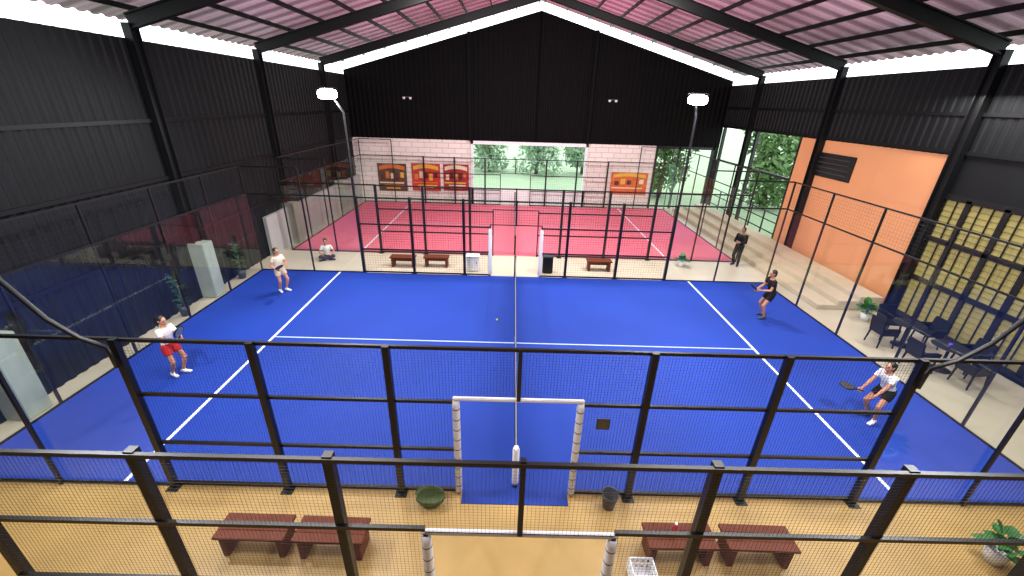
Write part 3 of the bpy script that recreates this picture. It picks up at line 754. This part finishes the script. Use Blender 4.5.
        if long_pants: pa.cap(hp,kn,.1,.07); pa.tube([kn,an.lerp(kn,.08)],[.07,.056],14); pa.ell(kn,(.068,)*3)
        else: pa.tube([hp+V((0,0,.03)),hp.lerp(kn,.25),hp.lerp(kn,.52)],[.1,.1,.094],14)
    body = b.blob('body', ms, t, .0065)
    sh.blob('shirt', mt, t, .012); pa.blob('trousers' if long_pants else 'shorts', mb_, t, .012)
    hb = MB(); hb.ell(H(0,-.02,.022),(.086,.098,.106),A); hb.ell(H(0,-.05,-.03),(.074,.06,.09),A)
    if ponytail: hb.tube([H(0,-.09,.05),H(0,-.15,.03),H(0,-.16,-.08),H(0,-.14,-.22)],[.03,.038,.034,.012],10)
    hb.blob('hair', mh, t, .01)
    me_ = mat('eye_dark',(30,22,20),.2); ml = mat('lips',(170,90,84),.5)
    for s_ in (-1,1):
        e = MB(); e.ell(H(s_*.03,.083,.004),(.013,.008,.007),A); e.build('eye', me_, t, smooth=True)
    e = MB(); e.ell(H(0,.084,-.058),(.022,.007,.008),A); e.build('mouth', ml, t, smooth=True)
    if racket:
        p,d = ends['R']; Mx = Matrix.Translation(V(loc)) @ Matrix.Rotation(rz,4,'Z') @ Matrix.Scale(scale,4)
        R3 = Matrix.Rotation(rz,3,'Z')
        make_racket(racket['label'], Mx @ p, R3 @ d, R3 @ V((1,.2,.1)), racket['col'], 'padel rackets held by the players')
    return t
TF = .012
def at(px,py,z=TF): g = onz(px,py,z); return (g.x,g.y,z)
SK = (186,130,102)
person('woman in a cream top with a racket at the far left of the blue court', at(284,291), math.radians(-120),
    dict(hipz=.9,lean=.06,anL=(-.1,.04),anR=(.1,-.05),wrR=V((.24,.24,.98)),wrL=V((-.12,.3,1.05)),hpitch=-.05), SK,(218,206,184),(205,184,156),(225,225,225),(40,28,24),.97,
    racket=dict(dir=(.25,.5,.6),label='dark racket held by the woman in the cream top',col=(60,60,66)))
person('woman in a white shirt and red shorts at the near left of the blue court', at(179,374), math.radians(-100),
    dict(hipz=.89,lean=.1,anL=(-.1,.06),anR=(.09,-.06),wrR=V((.12,.44,1.12)),wrL=V((-.04,.42,1.12)),hpitch=-.1), SK,(212,208,204),(180,36,40),(228,228,228),(26,20,20),.98,
    racket=dict(dir=(.1,.5,.85),label='grey racket held up by the woman in red shorts',col=(120,130,140)))
person('man in black shirt and shorts at the far right of the blue court', at(763,317), math.radians(85),
    dict(hipz=.875,lean=.2,py=-.03,anL=(-.14,.06),anR=(.14,-.06),wrR=V((.16,.36,.92)),wrL=V((-.12,.36,.98)),hpitch=-.05), (176,122,94),(22,22,25),(18,18,22),(60,60,64),(20,16,15),1.03,ponytail=False,women=False,
    racket=dict(dir=(-.3,.35,.5),label='black racket held by the man in black shorts',col=(30,30,36)))
person('woman in white shirt and black shorts leaning forward at the near right', at(869,419), math.radians(100),
    dict(hipz=.85,lean=.4,py=-.12,anL=(-.14,.06),anR=(.14,-.08),wrR=V((.2,.34,.72)),wrL=V((-.14,.36,.8)),hpitch=.05), SK,(218,218,220),(18,18,22),(230,230,230),(28,22,22),.98,
    racket=dict(dir=(.2,.55,-.5),label='dark racket held low by the woman in white and black',col=(44,40,48)))
person('person in black standing in the aisle beyond the right end of the court', at(735,265,0), math.radians(130),
    dict(hipz=.92,lean=.03,anL=(-.1,.02),anR=(.1,-.02),wrR=V((.08,.27,1.08)),wrL=V((-.07,.28,1.1)),hpitch=-.1), (150,106,84),(12,12,14),(13,13,15),(22,22,24),(18,15,15),1.02,long_pants=True,ponytail=False,women=False,sleeves=1.1)
person('person in a white shirt sitting on the floor of the far aisle', at(328,258,0), math.radians(200),
    dict(hipz=.13,lean=.12,anL=(.13,.34),anR=(-.13,.30),anz=.08,knpL=V((-1,.35,.35)),knpR=V((1,.35,.35)),tdL=(1,.2,0),tdR=(-1,.2,0),wrR=V((.2,.33,.3)),wrL=V((-.2,.33,.3)),hpitch=-.2), SK,(224,220,214),(60,56,60),(40,40,44),(24,20,20),1.0,long_pants=True,ponytail=False,women=True)

# ------------------------------------------------------------------ outdoors
def tree(label, x, y, h, r, seed, lm, low=.3):
    random.seed(seed); t = thing('tree', label, 'tree', (x,y,-.25), 0, 'trees outside the hall')
    b = MB(); b.tube([(0,0,0),(.1,0,h*.4),(0,.1,h*.75)],[.2,.14,.07],8); b.build('trunk', m_bark, t, smooth=True)
    b = MB()
    cl = [(random.uniform(-.6,.6)*r,random.uniform(-.6,.6)*r,h*random.uniform(low,.95),r*random.uniform(.4,.65)) for _ in range(13)]
    for k in range(2600):
        c = random.choice(cl); d = V((random.gauss(0,1),random.gauss(0,1),random.gauss(0,1))).normalized()
        p = V(c[:3])+d*c[3]*random.uniform(.6,1.05); s_ = random.uniform(.14,.3)
        p.z = max(p.z,.3)
        a = V((random.gauss(0,1),random.gauss(0,1),random.gauss(0,1))).normalized(); e = a.cross(d).normalized()
        b.add([p-a*s_,p+e*s_*.45,p+a*s_,p-e*s_*.45],[(0,1,2,3)])
    b.build('foliage', lm, t, merge=False)
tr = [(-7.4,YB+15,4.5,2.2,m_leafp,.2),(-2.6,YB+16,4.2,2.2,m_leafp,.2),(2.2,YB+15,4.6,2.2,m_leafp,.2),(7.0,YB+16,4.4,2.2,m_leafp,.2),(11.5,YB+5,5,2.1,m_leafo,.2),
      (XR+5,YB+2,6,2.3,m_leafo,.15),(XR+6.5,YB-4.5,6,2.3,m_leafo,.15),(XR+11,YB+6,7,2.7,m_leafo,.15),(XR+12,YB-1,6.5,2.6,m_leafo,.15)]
tl = ['haze-paled bushy tree outside the bright opening, leftmost','haze-paled bushy tree outside the bright opening, second from left','haze-paled bushy tree outside the bright opening, third from left','haze-paled bushy tree outside the bright opening, rightmost','tree outside the dark framed opening at the far right',
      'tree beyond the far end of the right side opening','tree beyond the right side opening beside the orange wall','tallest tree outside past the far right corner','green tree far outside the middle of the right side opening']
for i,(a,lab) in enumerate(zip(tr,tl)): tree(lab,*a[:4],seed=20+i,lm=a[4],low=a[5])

# ------------------------------------------------------------------ light
W = bpy.data.worlds.new('world'); S.world = W; W.use_nodes = True
bg = W.node_tree.nodes['Background']; bg.inputs[0].default_value = (.88,.96,1,1); bg.inputs[1].default_value = 3.2
def area(loc, size, e, rot=(0,0,0), col=(1,.97,.95)):  # unseen fill light without a fixture, added to brighten the hall
    l = bpy.data.lights.new('hall_fill_light','AREA'); l.shape='RECTANGLE'; l.size,l.size_y = size; l.energy = e; l.color = col
    o = bpy.data.objects.new('hall_fill_light', l); COL.objects.link(o); o.location = loc; o.rotation_euler = rot
for x in (-5,5):
    area((x,2.5,8.6),(4,1.2),540); area((x,-3,8.6),(4,1.2),310)
    area((x*.6+1,11.5,9.75),(4,1.2),950,(.5,0,0))
area((12.3,6,6.9),(1,5),280)
